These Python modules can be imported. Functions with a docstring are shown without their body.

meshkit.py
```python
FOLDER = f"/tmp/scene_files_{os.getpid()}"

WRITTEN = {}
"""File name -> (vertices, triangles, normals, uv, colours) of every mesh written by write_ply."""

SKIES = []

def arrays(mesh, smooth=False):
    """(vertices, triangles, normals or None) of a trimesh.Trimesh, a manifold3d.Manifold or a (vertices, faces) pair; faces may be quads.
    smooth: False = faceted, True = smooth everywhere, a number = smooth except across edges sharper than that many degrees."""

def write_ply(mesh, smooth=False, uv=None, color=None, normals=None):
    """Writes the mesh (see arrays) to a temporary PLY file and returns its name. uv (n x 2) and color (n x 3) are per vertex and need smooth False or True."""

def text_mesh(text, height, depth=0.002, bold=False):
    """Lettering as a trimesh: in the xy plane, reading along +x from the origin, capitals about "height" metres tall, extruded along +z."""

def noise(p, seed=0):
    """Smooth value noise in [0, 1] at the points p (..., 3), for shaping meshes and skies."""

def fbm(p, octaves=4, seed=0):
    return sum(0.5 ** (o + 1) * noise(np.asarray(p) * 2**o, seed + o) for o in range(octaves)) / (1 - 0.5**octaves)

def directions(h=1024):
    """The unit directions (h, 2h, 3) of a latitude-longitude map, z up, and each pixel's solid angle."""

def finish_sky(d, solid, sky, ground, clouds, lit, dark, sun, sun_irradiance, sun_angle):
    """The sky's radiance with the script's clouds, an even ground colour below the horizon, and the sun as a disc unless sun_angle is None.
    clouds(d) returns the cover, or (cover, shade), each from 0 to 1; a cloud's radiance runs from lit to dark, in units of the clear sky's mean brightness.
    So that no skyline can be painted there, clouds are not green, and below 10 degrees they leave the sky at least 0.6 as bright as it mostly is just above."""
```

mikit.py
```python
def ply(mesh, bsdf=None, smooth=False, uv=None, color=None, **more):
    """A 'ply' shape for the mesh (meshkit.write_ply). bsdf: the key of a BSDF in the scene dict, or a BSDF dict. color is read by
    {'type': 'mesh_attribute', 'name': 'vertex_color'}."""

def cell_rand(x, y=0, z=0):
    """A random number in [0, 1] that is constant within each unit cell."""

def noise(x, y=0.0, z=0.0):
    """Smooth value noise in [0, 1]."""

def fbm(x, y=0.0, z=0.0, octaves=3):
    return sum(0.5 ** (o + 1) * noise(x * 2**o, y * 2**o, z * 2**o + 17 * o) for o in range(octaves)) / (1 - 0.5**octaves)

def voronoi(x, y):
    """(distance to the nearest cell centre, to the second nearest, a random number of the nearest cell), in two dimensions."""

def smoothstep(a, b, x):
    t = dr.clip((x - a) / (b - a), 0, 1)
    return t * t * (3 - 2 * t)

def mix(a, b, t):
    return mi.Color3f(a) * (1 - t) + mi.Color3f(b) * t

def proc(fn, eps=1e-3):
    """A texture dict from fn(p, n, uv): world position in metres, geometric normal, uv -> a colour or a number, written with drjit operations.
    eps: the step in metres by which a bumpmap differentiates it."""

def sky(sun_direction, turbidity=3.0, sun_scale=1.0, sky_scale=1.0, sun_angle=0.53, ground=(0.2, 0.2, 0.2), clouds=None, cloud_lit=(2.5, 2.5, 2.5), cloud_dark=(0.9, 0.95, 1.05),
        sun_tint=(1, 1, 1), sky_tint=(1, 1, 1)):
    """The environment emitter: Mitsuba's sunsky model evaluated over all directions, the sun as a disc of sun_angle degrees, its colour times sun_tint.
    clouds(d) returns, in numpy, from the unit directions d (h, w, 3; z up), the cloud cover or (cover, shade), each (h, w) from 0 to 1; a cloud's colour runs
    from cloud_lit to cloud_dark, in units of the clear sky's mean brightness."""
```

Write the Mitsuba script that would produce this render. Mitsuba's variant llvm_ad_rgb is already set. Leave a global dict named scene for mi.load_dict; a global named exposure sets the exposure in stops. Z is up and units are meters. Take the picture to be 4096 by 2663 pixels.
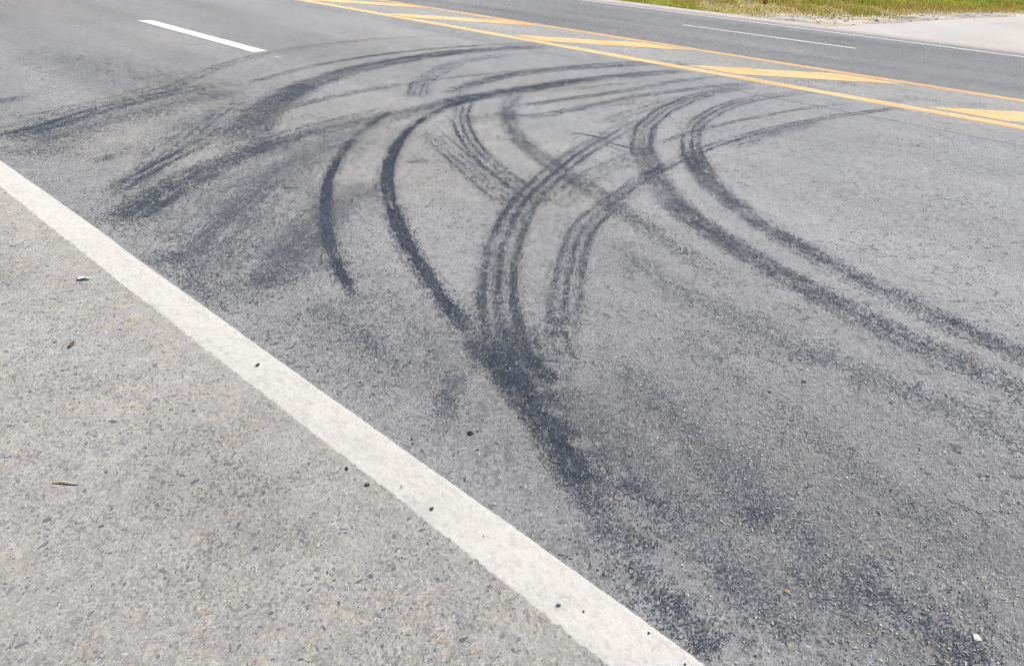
import math
import numpy as np
import drjit as dr
import mitsuba as mi
import mikit
import meshkit
from mikit import noise, fbm, voronoi, smoothstep, mix, proc, ply, cell_rand
from scipy.interpolate import splprep, splev

T = mi.ScalarTransform4f
# ------------------------------------------------------------------ camera, sky, exposure
# +x runs along the road, -y across it; the camera stands on the hard shoulder, 1.3 m above the ground.
EYE = np.array([0.0, 0.0, 1.3])
PITCH, ROLL, YAW = math.radians(30.456), math.radians(-3.335), math.radians(-49.613)
F = np.array([math.cos(PITCH) * math.cos(YAW), math.cos(PITCH) * math.sin(YAW), -math.sin(PITCH)])
R = np.array([math.sin(YAW), -math.cos(YAW), 0.0])
D = np.cross(F, R)
UP = -(-math.sin(ROLL) * R + math.cos(ROLL) * D)
exposure = 1.75
labels = {}
scene = {
    "camera": {"type": "perspective", "fov": math.degrees(2 * math.atan(2048 / 2730)), "fov_axis": "x", "near_clip": 0.05, "far_clip": 2000.0,
               "to_world": T().look_at(origin=EYE.tolist(), target=(EYE + F).tolist(), up=UP.tolist())},
    "sky": mikit.sky([-0.23, -0.41, 0.883], turbidity=3.0, ground=(0.25, 0.24, 0.22), sun_tint=(0.93, 1.0, 1.08)),
}
rng = np.random.default_rng(11)
# ------------------------------------------------------------------ materials (colours are world-position textures; +x along the road)
def asphalt_tone(p):
    """Worn asphalt of the carriageways, without grain."""
    x, y = p.x, p.y
    big = fbm(x * 0.35, y * 0.8, 3.0)
    lane = fbm(x * 0.25 + 9, y * 2.6, 1.0)                      # streaks along the traffic
    t = 0.305 + 0.075 * (big - 0.5) + 0.07 * (lane - 0.5)
    nearline = smoothstep(-1.9, -0.9, y)                        # stonier, duller beside the edge line
    t = t - 0.028 * nearline - 0.055 * smoothstep(2.5, 8.0, x) * smoothstep(-7.0, -4.5, y)
    t = t + 0.02 * smoothstep(3.5, 1.0, x) * smoothstep(-2.5, -4.5, y)
    rut = smoothstep(-2.5, -1.9, y) * smoothstep(-1.0, -1.35, y) * smoothstep(2.2, 0.7, x)
    t = t - 0.062 * rut * (0.6 + 0.8 * fbm(x * 1.5, y * 7.0, 27.0))     # rubbered wheel path
    far = smoothstep(-9.25, -9.4, y)                            # the far carriageway is a darker mix
    path = dr.exp(-dr.square((y + 10.3) / 0.32)) + 0.8 * dr.exp(-dr.square((y + 12.9) / 0.4)) + 0.6 * dr.exp(-dr.square((y + 11.5) / 0.25))
    t = t - far * (0.068 + 0.035 * path * (0.6 + 0.8 * lane))
    isle = smoothstep(-7.6, -8.2, y) * (1 - far)
    nearpath = dr.exp(-dr.square((y + 6.0) / 0.5)) + dr.exp(-dr.square((y + 2.9) / 0.45))
    t = t - 0.018 * nearpath * (1 - far) * (1 - isle)
    t = t + 0.018 * isle
    c = mi.Color3f(0.985, 1.0, 1.03) * t
    c = c + mi.Color3f(0.012, 0.003, -0.014) * isle + mi.Color3f(0.010, 0.004, -0.006) * nearline * smoothstep(0.35, 0.7, big)
    warm = smoothstep(0.52, 0.75, fbm(x * 0.9 + 4, y * 1.1, 7.0))
    c = c + mi.Color3f(0.012, 0.005, -0.008) * warm * (1 - far)
    return c


def grain(p, cell, seed):
    a, b, r = voronoi(p.x / cell + seed, p.y / cell)
    return a, b, r


def road_colour(p, n, uv):
    c = asphalt_tone(p)
    a, b, r = voronoi(p.x * 125.0, p.y * 125.0)
    g = 0.80 + 0.40 * r - 0.30 * smoothstep(0.25, 0.0, b - a)
    pit = smoothstep(0.62, 0.74, fbm(p.x * 48.0, p.y * 48.0, 6.0))
    clump = smoothstep(0.45, 0.75, fbm(p.x * 3.0, p.y * 3.0, 5.0))
    g = g * (1 - (0.22 + 0.25 * clump) * pit)
    m = noise(p.x * 21.0, p.y * 21.0, 2.0)
    m2 = noise(p.x * 7.0, p.y * 11.0, 12.0)
    return c * g * (0.89 + 0.15 * m + 0.09 * m2)


def shoulder_colour(p, n, uv):
    x, y = p.x, p.y
    big = fbm(x * 1.3, y * 1.3, 11.0)
    t = 0.365 + 0.06 * (big - 0.5)
    worn = smoothstep(0.3, 0.0, dr.abs(y + 0.55 - 0.06 * (x - 1))) * smoothstep(0.35, 0.65, fbm(x * 2.2, y * 2.6, 21.0))
    t = t - 0.045 * worn
    a, b, r = voronoi(x * 150.0, y * 150.0)
    g = 0.85 + 0.30 * r - 0.20 * smoothstep(0.30, 0.0, b - a)
    pit = smoothstep(0.60, 0.74, noise(x * 170.0, y * 170.0, 3.0))
    g = g * (1 - (0.26 + 0.14 * worn) * pit * smoothstep(0.3, 0.6, fbm(x * 12.0, y * 12.0, 41.0)))
    c = mi.Color3f(1.03, 1.0, 0.96) * t * g
    tan = smoothstep(0.72, 0.9, noise(x * 38.0, y * 38.0, 4.0)) * smoothstep(0.45, 0.65, fbm(x * 4.0, y * 4.0, 31.0))
    return c * (0.92 + 0.16 * noise(x * 33.0, y * 33.0, 8.0)) + mi.Color3f(0.045, 0.024, -0.014) * tan


def rough_height(p, n, uv):
    return 0.6 * noise(p.x * 160.0, p.y * 160.0, 1.0) + 0.8 * noise(p.x * 70.0, p.y * 70.0, 3.0) + 0.7 * noise(p.x * 28.0, p.y * 28.0, 5.0)


def paint_white_colour(p, n, uv):
    x, y = p.x, p.y
    s = fbm(x * 7.0, y * 9.0, 2.0)
    dirt = smoothstep(0.46, 0.75, fbm(x * 24.0 + 5, y * 40.0, 6.0, octaves=5))
    lane = smoothstep(0.55, 0.8, noise(x * 3.0, y * 70.0, 9.0))
    tiny = smoothstep(0.52, 0.72, fbm(x * 75.0, y * 95.0, 16.0))
    t = 0.60 + 0.05 * (s - 0.5) - 0.04 * dirt - 0.02 * lane - 0.06 * tiny
    a, b, r = voronoi(x * 130.0, y * 130.0)
    g = 0.955 + 0.08 * r - 0.07 * smoothstep(0.2, 0.0, b - a)
    fleck = smoothstep(0.86, 0.94, noise(x * 130.0, y * 130.0, 3.0)) * smoothstep(0.4, 0.7, fbm(x * 9, y * 14, 1.0))
    return mi.Color3f(1.0, 0.975, 0.93) * t * g * (1 - 0.4 * fleck)


def paint_bright_colour(p, n, uv):
    return mi.Color3f(0.62, 0.625, 0.62) * (0.93 + 0.12 * fbm(p.x * 5, p.y * 12, 1.0))


def paint_yellow_colour(p, n, uv):
    x, y = p.x, p.y
    s = fbm(x * 3.0, y * 10.0, 1.0)
    deep = smoothstep(0.52, 0.72, fbm(x * 1.6 + 8, y * 14.0, 3.0))
    c = mix([0.66, 0.495, 0.265], [0.65, 0.41, 0.16], deep) * (0.90 + 0.16 * s)
    far = smoothstep(-9.2, -9.3, y)
    c = mix(c, mi.Color3f(0.60, 0.385, 0.20) * (0.88 + 0.2 * s), far)
    worn = smoothstep(0.62, 0.75, noise(x * 45.0, y * 45.0, 2.0)) * smoothstep(0.5, 0.7, fbm(x * 1.1, y * 4.0, 15.0))
    return mix(c, [0.3, 0.27, 0.22], 0.5 * worn)


def paint_far_colour(p, n, uv):
    return mi.Color3f(0.47, 0.47, 0.45) * (0.85 + 0.25 * fbm(p.x * 2, p.y * 20, 1.0))


def rubber_colour(p, n, uv):
    r = cell_rand(p.x * 95.0, p.y * 95.0, 2.0)
    return mi.Color3f(0.042, 0.052, 0.077) * (0.6 + 0.9 * r)


def mid_rubber_colour(p, n, uv):
    r = cell_rand(p.x * 110.0, p.y * 110.0, 5.0)
    return mi.Color3f(0.062, 0.073, 0.098) * (0.6 + 0.8 * r)


def thin_rubber_colour(p, n, uv):
    r = cell_rand(p.x * 130.0, p.y * 130.0, 2.0)
    return mi.Color3f(0.110, 0.122, 0.146) * (0.55 + 0.9 * r)


def ground_colour(p, n, uv):
    x, y = p.x, p.y
    s = fbm(x * 0.9, y * 0.9, 2.0, octaves=4)
    c = mix([0.40, 0.335, 0.265], [0.50, 0.44, 0.36], smoothstep(0.3, 0.7, s))
    grey = smoothstep(0.55, 0.7, fbm(x * 1.7 + 3, y * 0.8, 7.0))
    c = mix(c, [0.33, 0.33, 0.34], 0.55 * grey)
    soil = smoothstep(0.0, 1.2, x - (7.0 + (y + 15.0) * 0.32))  # under the grass
    return mix(c, [0.34, 0.29, 0.14], soil) * (0.8 + 0.4 * noise(x * 9, y * 9, 1.0))


def drive_colour(p, n, uv):
    x, y = p.x, p.y
    t = 0.455 + 0.09 * (fbm(x * 0.5, y * 0.35, 3.0, octaves=4) - 0.5) + 0.03 * (noise(x * 4, y * 1.2, 1.0) - 0.5)
    tint = fbm(x * 0.8, y * 0.5, 19.0)
    return mix([1.03, 0.965, 0.895], [1.01, 0.965, 0.92], tint) * t


def verge_colour(p, n, uv):
    """Far asphalt shoulder, sand blown over it towards the outside."""
    x, y = p.x, p.y
    w = 0.12 * (fbm(x * 0.8, y * 1.0, 4.0) - 0.5)
    dust = smoothstep(-14.15, -14.75, y + w)
    c = mix([0.255, 0.25, 0.25], [0.45, 0.40, 0.355], dust)
    return c * (0.9 + 0.2 * noise(x * 14, y * 14, 2.0))


def rough(name, fn, roughness=0.9, bump=None, scale=1.0, spec=0.3, eps=1e-3):
    b = {"type": "principled", "base_color": proc(fn), "roughness": roughness, "specular": spec}
    if bump:
        b = {"type": "bumpmap", "arbitrary": proc(bump, eps), "bsdf": b, "scale": scale}
    scene[name] = {"type": "twosided", "bsdf": b}


def plain(name, rgb, roughness=0.8, spec=0.3):
    scene[name] = {"type": "twosided", "bsdf": {"type": "principled", "base_color": {"type": "rgb", "value": rgb}, "roughness": roughness, "specular": spec}}


def speckle(name, a, b, f, roughness=0.8, spec=0.3):
    rough(name, lambda p, n, uv: mix(a, b, fbm(p.x * f, p.y * f, p.z * f)), roughness, spec=spec)


rough("asphalt", road_colour, 0.9, rough_height, 0.0022, spec=0.2)
rough("shoulder_asphalt", shoulder_colour, 0.92, rough_height, 0.0030, spec=0.2)
rough("white_paint", paint_white_colour, 0.75, lambda p, n, uv: noise(p.x * 60, p.y * 60, 1.0) + 0.8 * noise(p.x * 18, p.y * 30, 4.0), 0.0016)
rough("bright_paint", paint_bright_colour, 0.7)
rough("yellow_paint", paint_yellow_colour, 0.75)
rough("far_paint", paint_far_colour, 0.8)
rough("rubber", rubber_colour, 0.75, spec=0.25)
rough("mid_rubber", mid_rubber_colour, 0.8, spec=0.25)
rough("thin_rubber", thin_rubber_colour, 0.8, spec=0.25)
rough("ground_soil", ground_colour, 0.95)
rough("concrete", drive_colour, 0.9)
rough("dusty_asphalt", verge_colour, 0.9)
scene["tinted_stone"] = {"type": "twosided", "bsdf": {"type": "principled", "base_color": {"type": "mesh_attribute", "name": "vertex_color"}, "roughness": 0.7, "specular": 0.35}}
scene["grass_blade"] = {"type": "principledthin", "base_color": {"type": "mesh_attribute", "name": "vertex_color"}, "roughness": 0.6, "diff_trans": 0.7, "spec_trans": 0.0}


# ------------------------------------------------------------------ helpers
def numbered(key):
    if key not in scene:
        return key
    i = 1
    while f"{key}_{i:03d}" in scene:
        i += 1
    return f"{key}_{i:03d}"


def obj(key, mesh, bsdf, label=None, category=None, group=None, kind=None, **kw):
    key = numbered(key)
    scene[key] = ply(mesh, bsdf, **kw)
    tag(key, label, category, group, kind)
    return key


def tag(key, label=None, category=None, group=None, kind=None):
    d = {k: v for k, v in dict(label=label, category=category, group=group, kind=kind).items() if v}
    if d:
        labels[key] = d


def grid(x0, x1, y0, y1, nx, ny, z):
    X, Y = np.meshgrid(np.linspace(x0, x1, nx + 1), np.linspace(y0, y1, ny + 1), indexing="ij")
    v = np.stack([X, Y, np.full_like(X, z)], -1).reshape(-1, 3)
    i, j = np.meshgrid(np.arange(nx), np.arange(ny), indexing="ij")
    a = i * (ny + 1) + j
    return v, np.stack([a, a + ny + 1, a + ny + 2, a + 1], -1).reshape(-1, 4)


def flip_up(v, f):
    n = np.cross(v[f[:, 1]] - v[f[:, 0]], v[f[:, 2]] - v[f[:, 0]])
    f = f.copy()
    f[n[:, 2] < 0] = f[n[:, 2] < 0][:, ::-1]
    return v, f


def strip(xs, ya, yb, z0, z1):
    """A low slab along x between the edge lines ya(x) and yb(x), sides sloping down."""
    s = 0.004 * np.sign(ya - yb)
    rows = [np.stack([xs, y, np.full_like(xs, z)], 1) for y, z in ((ya + s, z0), (ya, z1), (ya * 2 / 3 + yb / 3, z1 + 0.0006), (ya / 3 + yb * 2 / 3, z1 + 0.0006), (yb, z1), (yb - s, z0))]
    v, n = np.vstack(rows), len(xs)
    f = []
    for k in range(5):
        i = np.arange(n - 1) + k * n
        f.append(np.stack([i, i + n, i + n + 1, i + 1], 1))
    f = np.vstack(f)
    f = np.vstack([f[:, [0, 1, 2]], f[:, [0, 2, 3]]])
    return flip_up(v, f)


def n1(x, f, seed):
    return meshkit.noise(np.stack([x * f, np.full_like(x, 0.37 + seed), np.zeros_like(x)], -1), seed) - 0.5


def flat_poly(pts, z, thick):
    """A convex painted patch of a few millimetres."""
    p = np.array(pts, float)
    c = p.mean(0)
    o = c + (p - c) * 1.006
    n = len(p)
    v = np.vstack([np.c_[p, np.full(n, z + thick)], np.c_[o, np.full(n, z)], [[c[0], c[1], z + thick]]])
    i = np.arange(n)
    j = (i + 1) % n
    f = np.vstack([np.stack([i, j, np.full(n, 2 * n)], 1), np.stack([i, i + n, j + n], 1), np.stack([i, j + n, j], 1)])
    return flip_up(v, f)


def chips(xy, r, z, k, rand, stretch=0.5, tilt=0.12):
    """Flat polygons with k corners, uneven outlines, slightly tilted: (vertices, faces)."""
    n = len(xy)
    a = np.arange(k) * 2 * np.pi / k + rand.uniform(0, 6.28, (n, 1)) + rand.uniform(-0.3, 0.3, (n, k))
    rr = r[:, None] * rand.uniform(0.65, 1.2, (n, k))
    e = 1 + stretch * rand.uniform(0, 1, (n, 1))
    px, py = np.cos(a) * rr * e, np.sin(a) * rr / e
    t = rand.uniform(0, 6.28, (n, 1))
    X, Y = px * np.cos(t) - py * np.sin(t), px * np.sin(t) + py * np.cos(t)
    tz = rand.normal(0, tilt, (n, 2))
    Z = z[:, None] + X * tz[:, :1] + Y * tz[:, 1:]
    v = np.stack([X + xy[:, :1], Y + xy[:, 1:], np.maximum(Z, 0.0006)], -1).reshape(-1, 3)
    base = np.arange(n)[:, None] * k
    f = np.stack([np.stack([base[:, 0], base[:, 0] + i, base[:, 0] + i + 1], 1) for i in range(1, k - 1)], 1).reshape(-1, 3)
    return v, f


def stones(xy, r, h, rand, k=6, stretch=0.6):
    """Bedded stones: a faceted low dome with its skirt below the surface. Returns (n, 2k+1, 3) vertices and the faces of one."""
    n = len(xy)
    a = np.arange(k) * 2 * np.pi / k + rand.uniform(0, 6.28, (n, 1)) + rand.uniform(-0.35, 0.35, (n, k))
    rr = r[:, None] * rand.uniform(0.58, 1.25, (n, k))
    e = 1 + stretch * rand.uniform(0, 1, (n, 1))
    px, py = np.cos(a) * rr * e, np.sin(a) * rr / e
    t = rand.uniform(0, 6.28, (n, 1))
    X, Y = px * np.cos(t) - py * np.sin(t), px * np.sin(t) + py * np.cos(t)
    low = np.stack([X, Y, np.full_like(X, -0.003)], -1)
    top = np.stack([X * 0.8, Y * 0.8, h[:, None] * rand.uniform(0.6, 1.05, (n, k))], -1)
    mid = np.stack([X.mean(1), Y.mean(1), h * rand.uniform(0.9, 1.2, n)], -1)[:, None]
    v = np.concatenate([low, top, mid], 1)
    v[..., :2] += xy[:, None]
    i = np.arange(k)
    j = (i + 1) % k
    f = np.vstack([np.stack([i, j, j + k], 1), np.stack([i, j + k, i + k], 1), np.stack([i + k, j + k, np.full(k, 2 * k)], 1)])
    return v, f


def many(v, f):
    n, k = v.shape[:2]
    return v.reshape(-1, 3), (f[None] + np.arange(n)[:, None, None] * k).reshape(-1, 3)


# ------------------------------------------------------------------ the setting
LINE_IN, LINE_OUT = -0.826, -0.962                       # the edge line
obj("ground", grid(-400, 400, -500, 300, 8, 8, -0.03), "ground_soil", "bare sandy soil beyond the road", kind="structure")
obj("road", grid(-60, 90, -14.2, -0.894, 30, 6, 0.0), "asphalt", "worn grey asphalt road crossed by curved black tyre marks", kind="structure")
obj("shoulder", grid(-60, 90, -0.894, 6.0, 30, 6, 0.0), "shoulder_asphalt", "pale stony asphalt shoulder beside the white edge line", kind="structure")
obj("verge", grid(-60, 90, -15.05, -14.2, 60, 4, 0.0), "dusty_asphalt", "dusty strip of asphalt along the far side of the road", kind="structure")
DRIVE = [(5.03, -14.72), (4.86, -15.6), (4.75, -16.7), (4.59, -17.18), (4.39, -18.52), (3.94, -20.87), (3.23, -24.39), (1.2, -34.0), (-4, -60), (-40, -60), (-40, -14.78), (1.79, -14.95), (3.29, -14.8)]
obj("driveway", flat_poly(DRIVE, -0.02, 0.024), "concrete", "pale concrete driveway opening off the far side of the road", kind="structure")

# painted lines
xs = np.concatenate([np.arange(-30, -1.5, 0.25), np.arange(-1.5, 7.0, 0.006), np.arange(7.0, 60, 0.25)])
ya = LINE_OUT - 0.009 * n1(xs, 1.7, 1) - 0.003 * n1(xs, 5.0, 2) - 0.0015 * n1(xs, 33.0, 3) - 0.003 * n1(xs, 150.0, 4)
yb = LINE_IN + 0.009 * n1(xs, 1.9, 5) + 0.004 * n1(xs, 6.0, 6) + 0.005 * n1(xs, 37.0, 7) * (1 + 2 * n1(xs, 1.3, 15)) + 0.010 * n1(xs, 140.0, 8)
obj("road__edge_line", strip(xs, ya, yb, 0.0, 0.0022), "white_paint", "broad off-white solid line with ragged edges", smooth=30)
for x0, x1 in ((7.5, 10.45), (-4.6, -1.6), (19.6, 22.6), (31.7, 34.7)):
    obj("road__lane_dash", flat_poly([(x0, -4.285), (x0, -4.105), (x1, -4.125), (x1, -4.305)], 0.0, 0.004), "bright_paint")
xs = np.arange(-25, 70, 0.2)
yn = -7.785 - 0.004 * (xs - 4)
obj("road__yellow_line", strip(xs, yn - 0.1 + 0.008 * n1(xs, 2, 9), yn + 0.1 + 0.008 * n1(xs, 2.2, 10), 0.0, 0.004), "yellow_paint", "broad solid yellow line nearer the tyre marks")
yf = -9.335 + 0.003 * (xs - 4)
obj("road__yellow_line", strip(xs, yf - 0.085, yf + 0.085, 0.0, 0.004), "yellow_paint", "solid yellow line bordering the far lanes")
for x in (15.45, 12.72, 9.98, 7.12, 4.29, 1.56, -1.2, -3.95):
    d = 1.55 + 0.02 * (x - 6)
    obj("road__hatch_stripe", flat_poly([(x, -7.985), (x - 0.68, -7.945), (x - 0.68 - d, -9.185), (x + 0.1 - d, -9.195)], 0.0, 0.004), "yellow_paint")
for x0, x1 in ((3.6, 6.6), (-8.4, -5.4), (15.6, 18.6), (27.6, 30.6)):
    obj("road__lane_dash", flat_poly([(x0, -12.04), (x0, -11.90), (x1, -11.91), (x1, -12.05)], 0.0, 0.004), "far_paint")
yw = -13.93 - 0.025 * (xs - 4)
obj("road__edge_line", strip(xs, yw - 0.075, yw + 0.075, 0.0, 0.004), "far_paint", "thin solid white line along the far edge of the road")
xj = np.arange(-6, 9, 0.05)
yj = -7.04 - 0.03 * (xj - 3.5) + 0.03 * n1(xj, 1.5, 12) + 0.02 * n1(xj, 8, 13)
plain("tar", [0.15, 0.155, 0.17], 0.8)
wj = 0.005 + 0.007 * np.clip(n1(xj, 3, 14) + 0.3, 0, 1)
obj("road__joint", strip(xj, yj - wj, yj + wj, 0.0, 0.0015), "tar", "thin dark joint running beside the yellow line")


# ------------------------------------------------------------------ tyre marks: rubber specks left on the road, denser where the mark is darker
def profile(kind, t):
    edge = lambda lim, soft: np.clip((lim - np.abs(t)) / soft, 0, 1)  # noqa: E731
    if kind in ("solid", "tread", "trunk"):
        return np.exp(-np.square(np.square(t / 0.5)))
    if kind == "core":
        return np.exp(-np.square(np.square(t / 0.52))) + 0.24 * edge(1.35, 0.7)
    if kind in ("smear", "patchy"):
        return np.exp(-np.square(t / 0.42))
    if kind == "line":
        return np.exp(-np.square((np.abs(t) - 0.3) / 0.13))
    if kind == "scuff":
        return np.exp(-np.square(t / 0.3))
    n = int(kind[-1])
    return edge(0.62, 0.22) * (0.34 + 0.66 * np.clip(0.5 + 0.62 * np.cos(2 * np.pi * n * (t + 0.5 + 0.5 / n)), 0, 1))


STRENGTH = {"trunk": 0.97, "core": 0.95, "patchy": 0.62, "solid": 0.70, "tread": 0.85, "smear": 0.62, "line": 0.75, "scuff": 0.9}


def tyre_mark(kind, w, pts, label, i):
    q = np.array(pts)
    d = np.hypot(q[:, 0], q[:, 1])
    k = min(3, len(q) - 1)
    tck, u = splprep(q[:, :2].T, w=1 / (4e-4 * d * d + 0.003), s=len(q) * 0.8, k=k)
    uu = np.linspace(0, 1, 400)
    c = np.array(splev(uu, tck)).T
    tan = np.array(splev(uu, tck, der=1)).T
    tan /= np.linalg.norm(tan, axis=1, keepdims=True)
    s = np.concatenate([[0], np.cumsum(np.linalg.norm(np.diff(c, axis=0), axis=1))])
    alpha = np.interp(uu, u, q[:, 2])
    wide = 1.35 if kind == "core" else 1.0 if kind in ("smear", "patchy") else 0.68
    rand = np.random.default_rng(100 + i)
    far = np.mean(np.hypot(q[:, 0] - 0.5, q[:, 1] + 1.0))
    r0 = 0.0016 + 0.0006 * np.clip(far, 0, 7)
    top = 2.9 / (2.0 * r0 * r0)
    n = int(top * s[-1] * 2 * wide * w)
    S, t = rand.uniform(0, s[-1], n), rand.uniform(-wide, wide, n)
    xy = np.stack([np.interp(S, s, c[:, j]) for j in (0, 1)], 1)
    nrm = np.stack([-np.interp(S, s, tan[:, 1]), np.interp(S, s, tan[:, 0])], 1)
    wob = 0.10 * (meshkit.noise(np.stack([S * 3, S * 0 + i, S * 0], -1), 5) - 0.5)
    xy = xy + nrm * ((t + wob) * w)[:, None]
    p3 = np.c_[xy, np.full(n, float(i) * 0.0)]
    patch = meshkit.noise(p3 * 9, 31) * 0.5 + meshkit.noise(p3 * 26, 32) * 0.5
    fine = meshkit.noise(p3 * 70, 33)
    a = np.interp(S, s, alpha) * STRENGTH.get(kind, 0.8)
    tw = t * w
    streak = 0.6 * meshkit.noise(np.c_[S * 2.2, tw * 34 + 7 * i, S * 0], 34) + 0.4 * meshkit.noise(np.c_[S * 6, tw * 90 + 3 * i, S * 0], 35)
    soft = 0.9
    rib = 1.0
    if kind == "tread":
        rib = 0.55 + 0.6 * (np.sin(2 * np.pi * (S / 0.045 + 0.8 * t) + 2 * meshkit.noise(p3 * 5, 8)) > -0.2)
    a = a * profile(kind, t) * rib * np.clip(1 + {"trunk": 1.5, "core": 1.2, "patchy": 2.2, "solid": 1.2}.get(kind, soft) * (patch - 0.5) + (1.7 if kind == 'smear' else 1.5) * (streak - 0.5) + 0.7 * (fine - 0.5), 0, 2)
    end = np.clip(np.minimum(S, s[-1] - S) / min(0.3, 0.05 * s[-1] + 0.01), 0, 1)
    a = np.clip(a * end, 0, 0.94)
    keep = (rand.uniform(0, 2.85, n) < -np.log(1 - a)) & (xy[:, 1] < -0.972)
    xy = xy[keep]
    m = len(xy)
    v, f = chips(xy, r0 * rand.uniform(0.6, 1.5, m), rand.uniform(0.0012, 0.0034, m), 4, rand)
    obj("road__tyre_mark", (v, f), {"smear": "thin_rubber", "core": "rubber", "trunk": "rubber", "scuff": "rubber"}.get(kind, "mid_rubber"), label)


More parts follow.
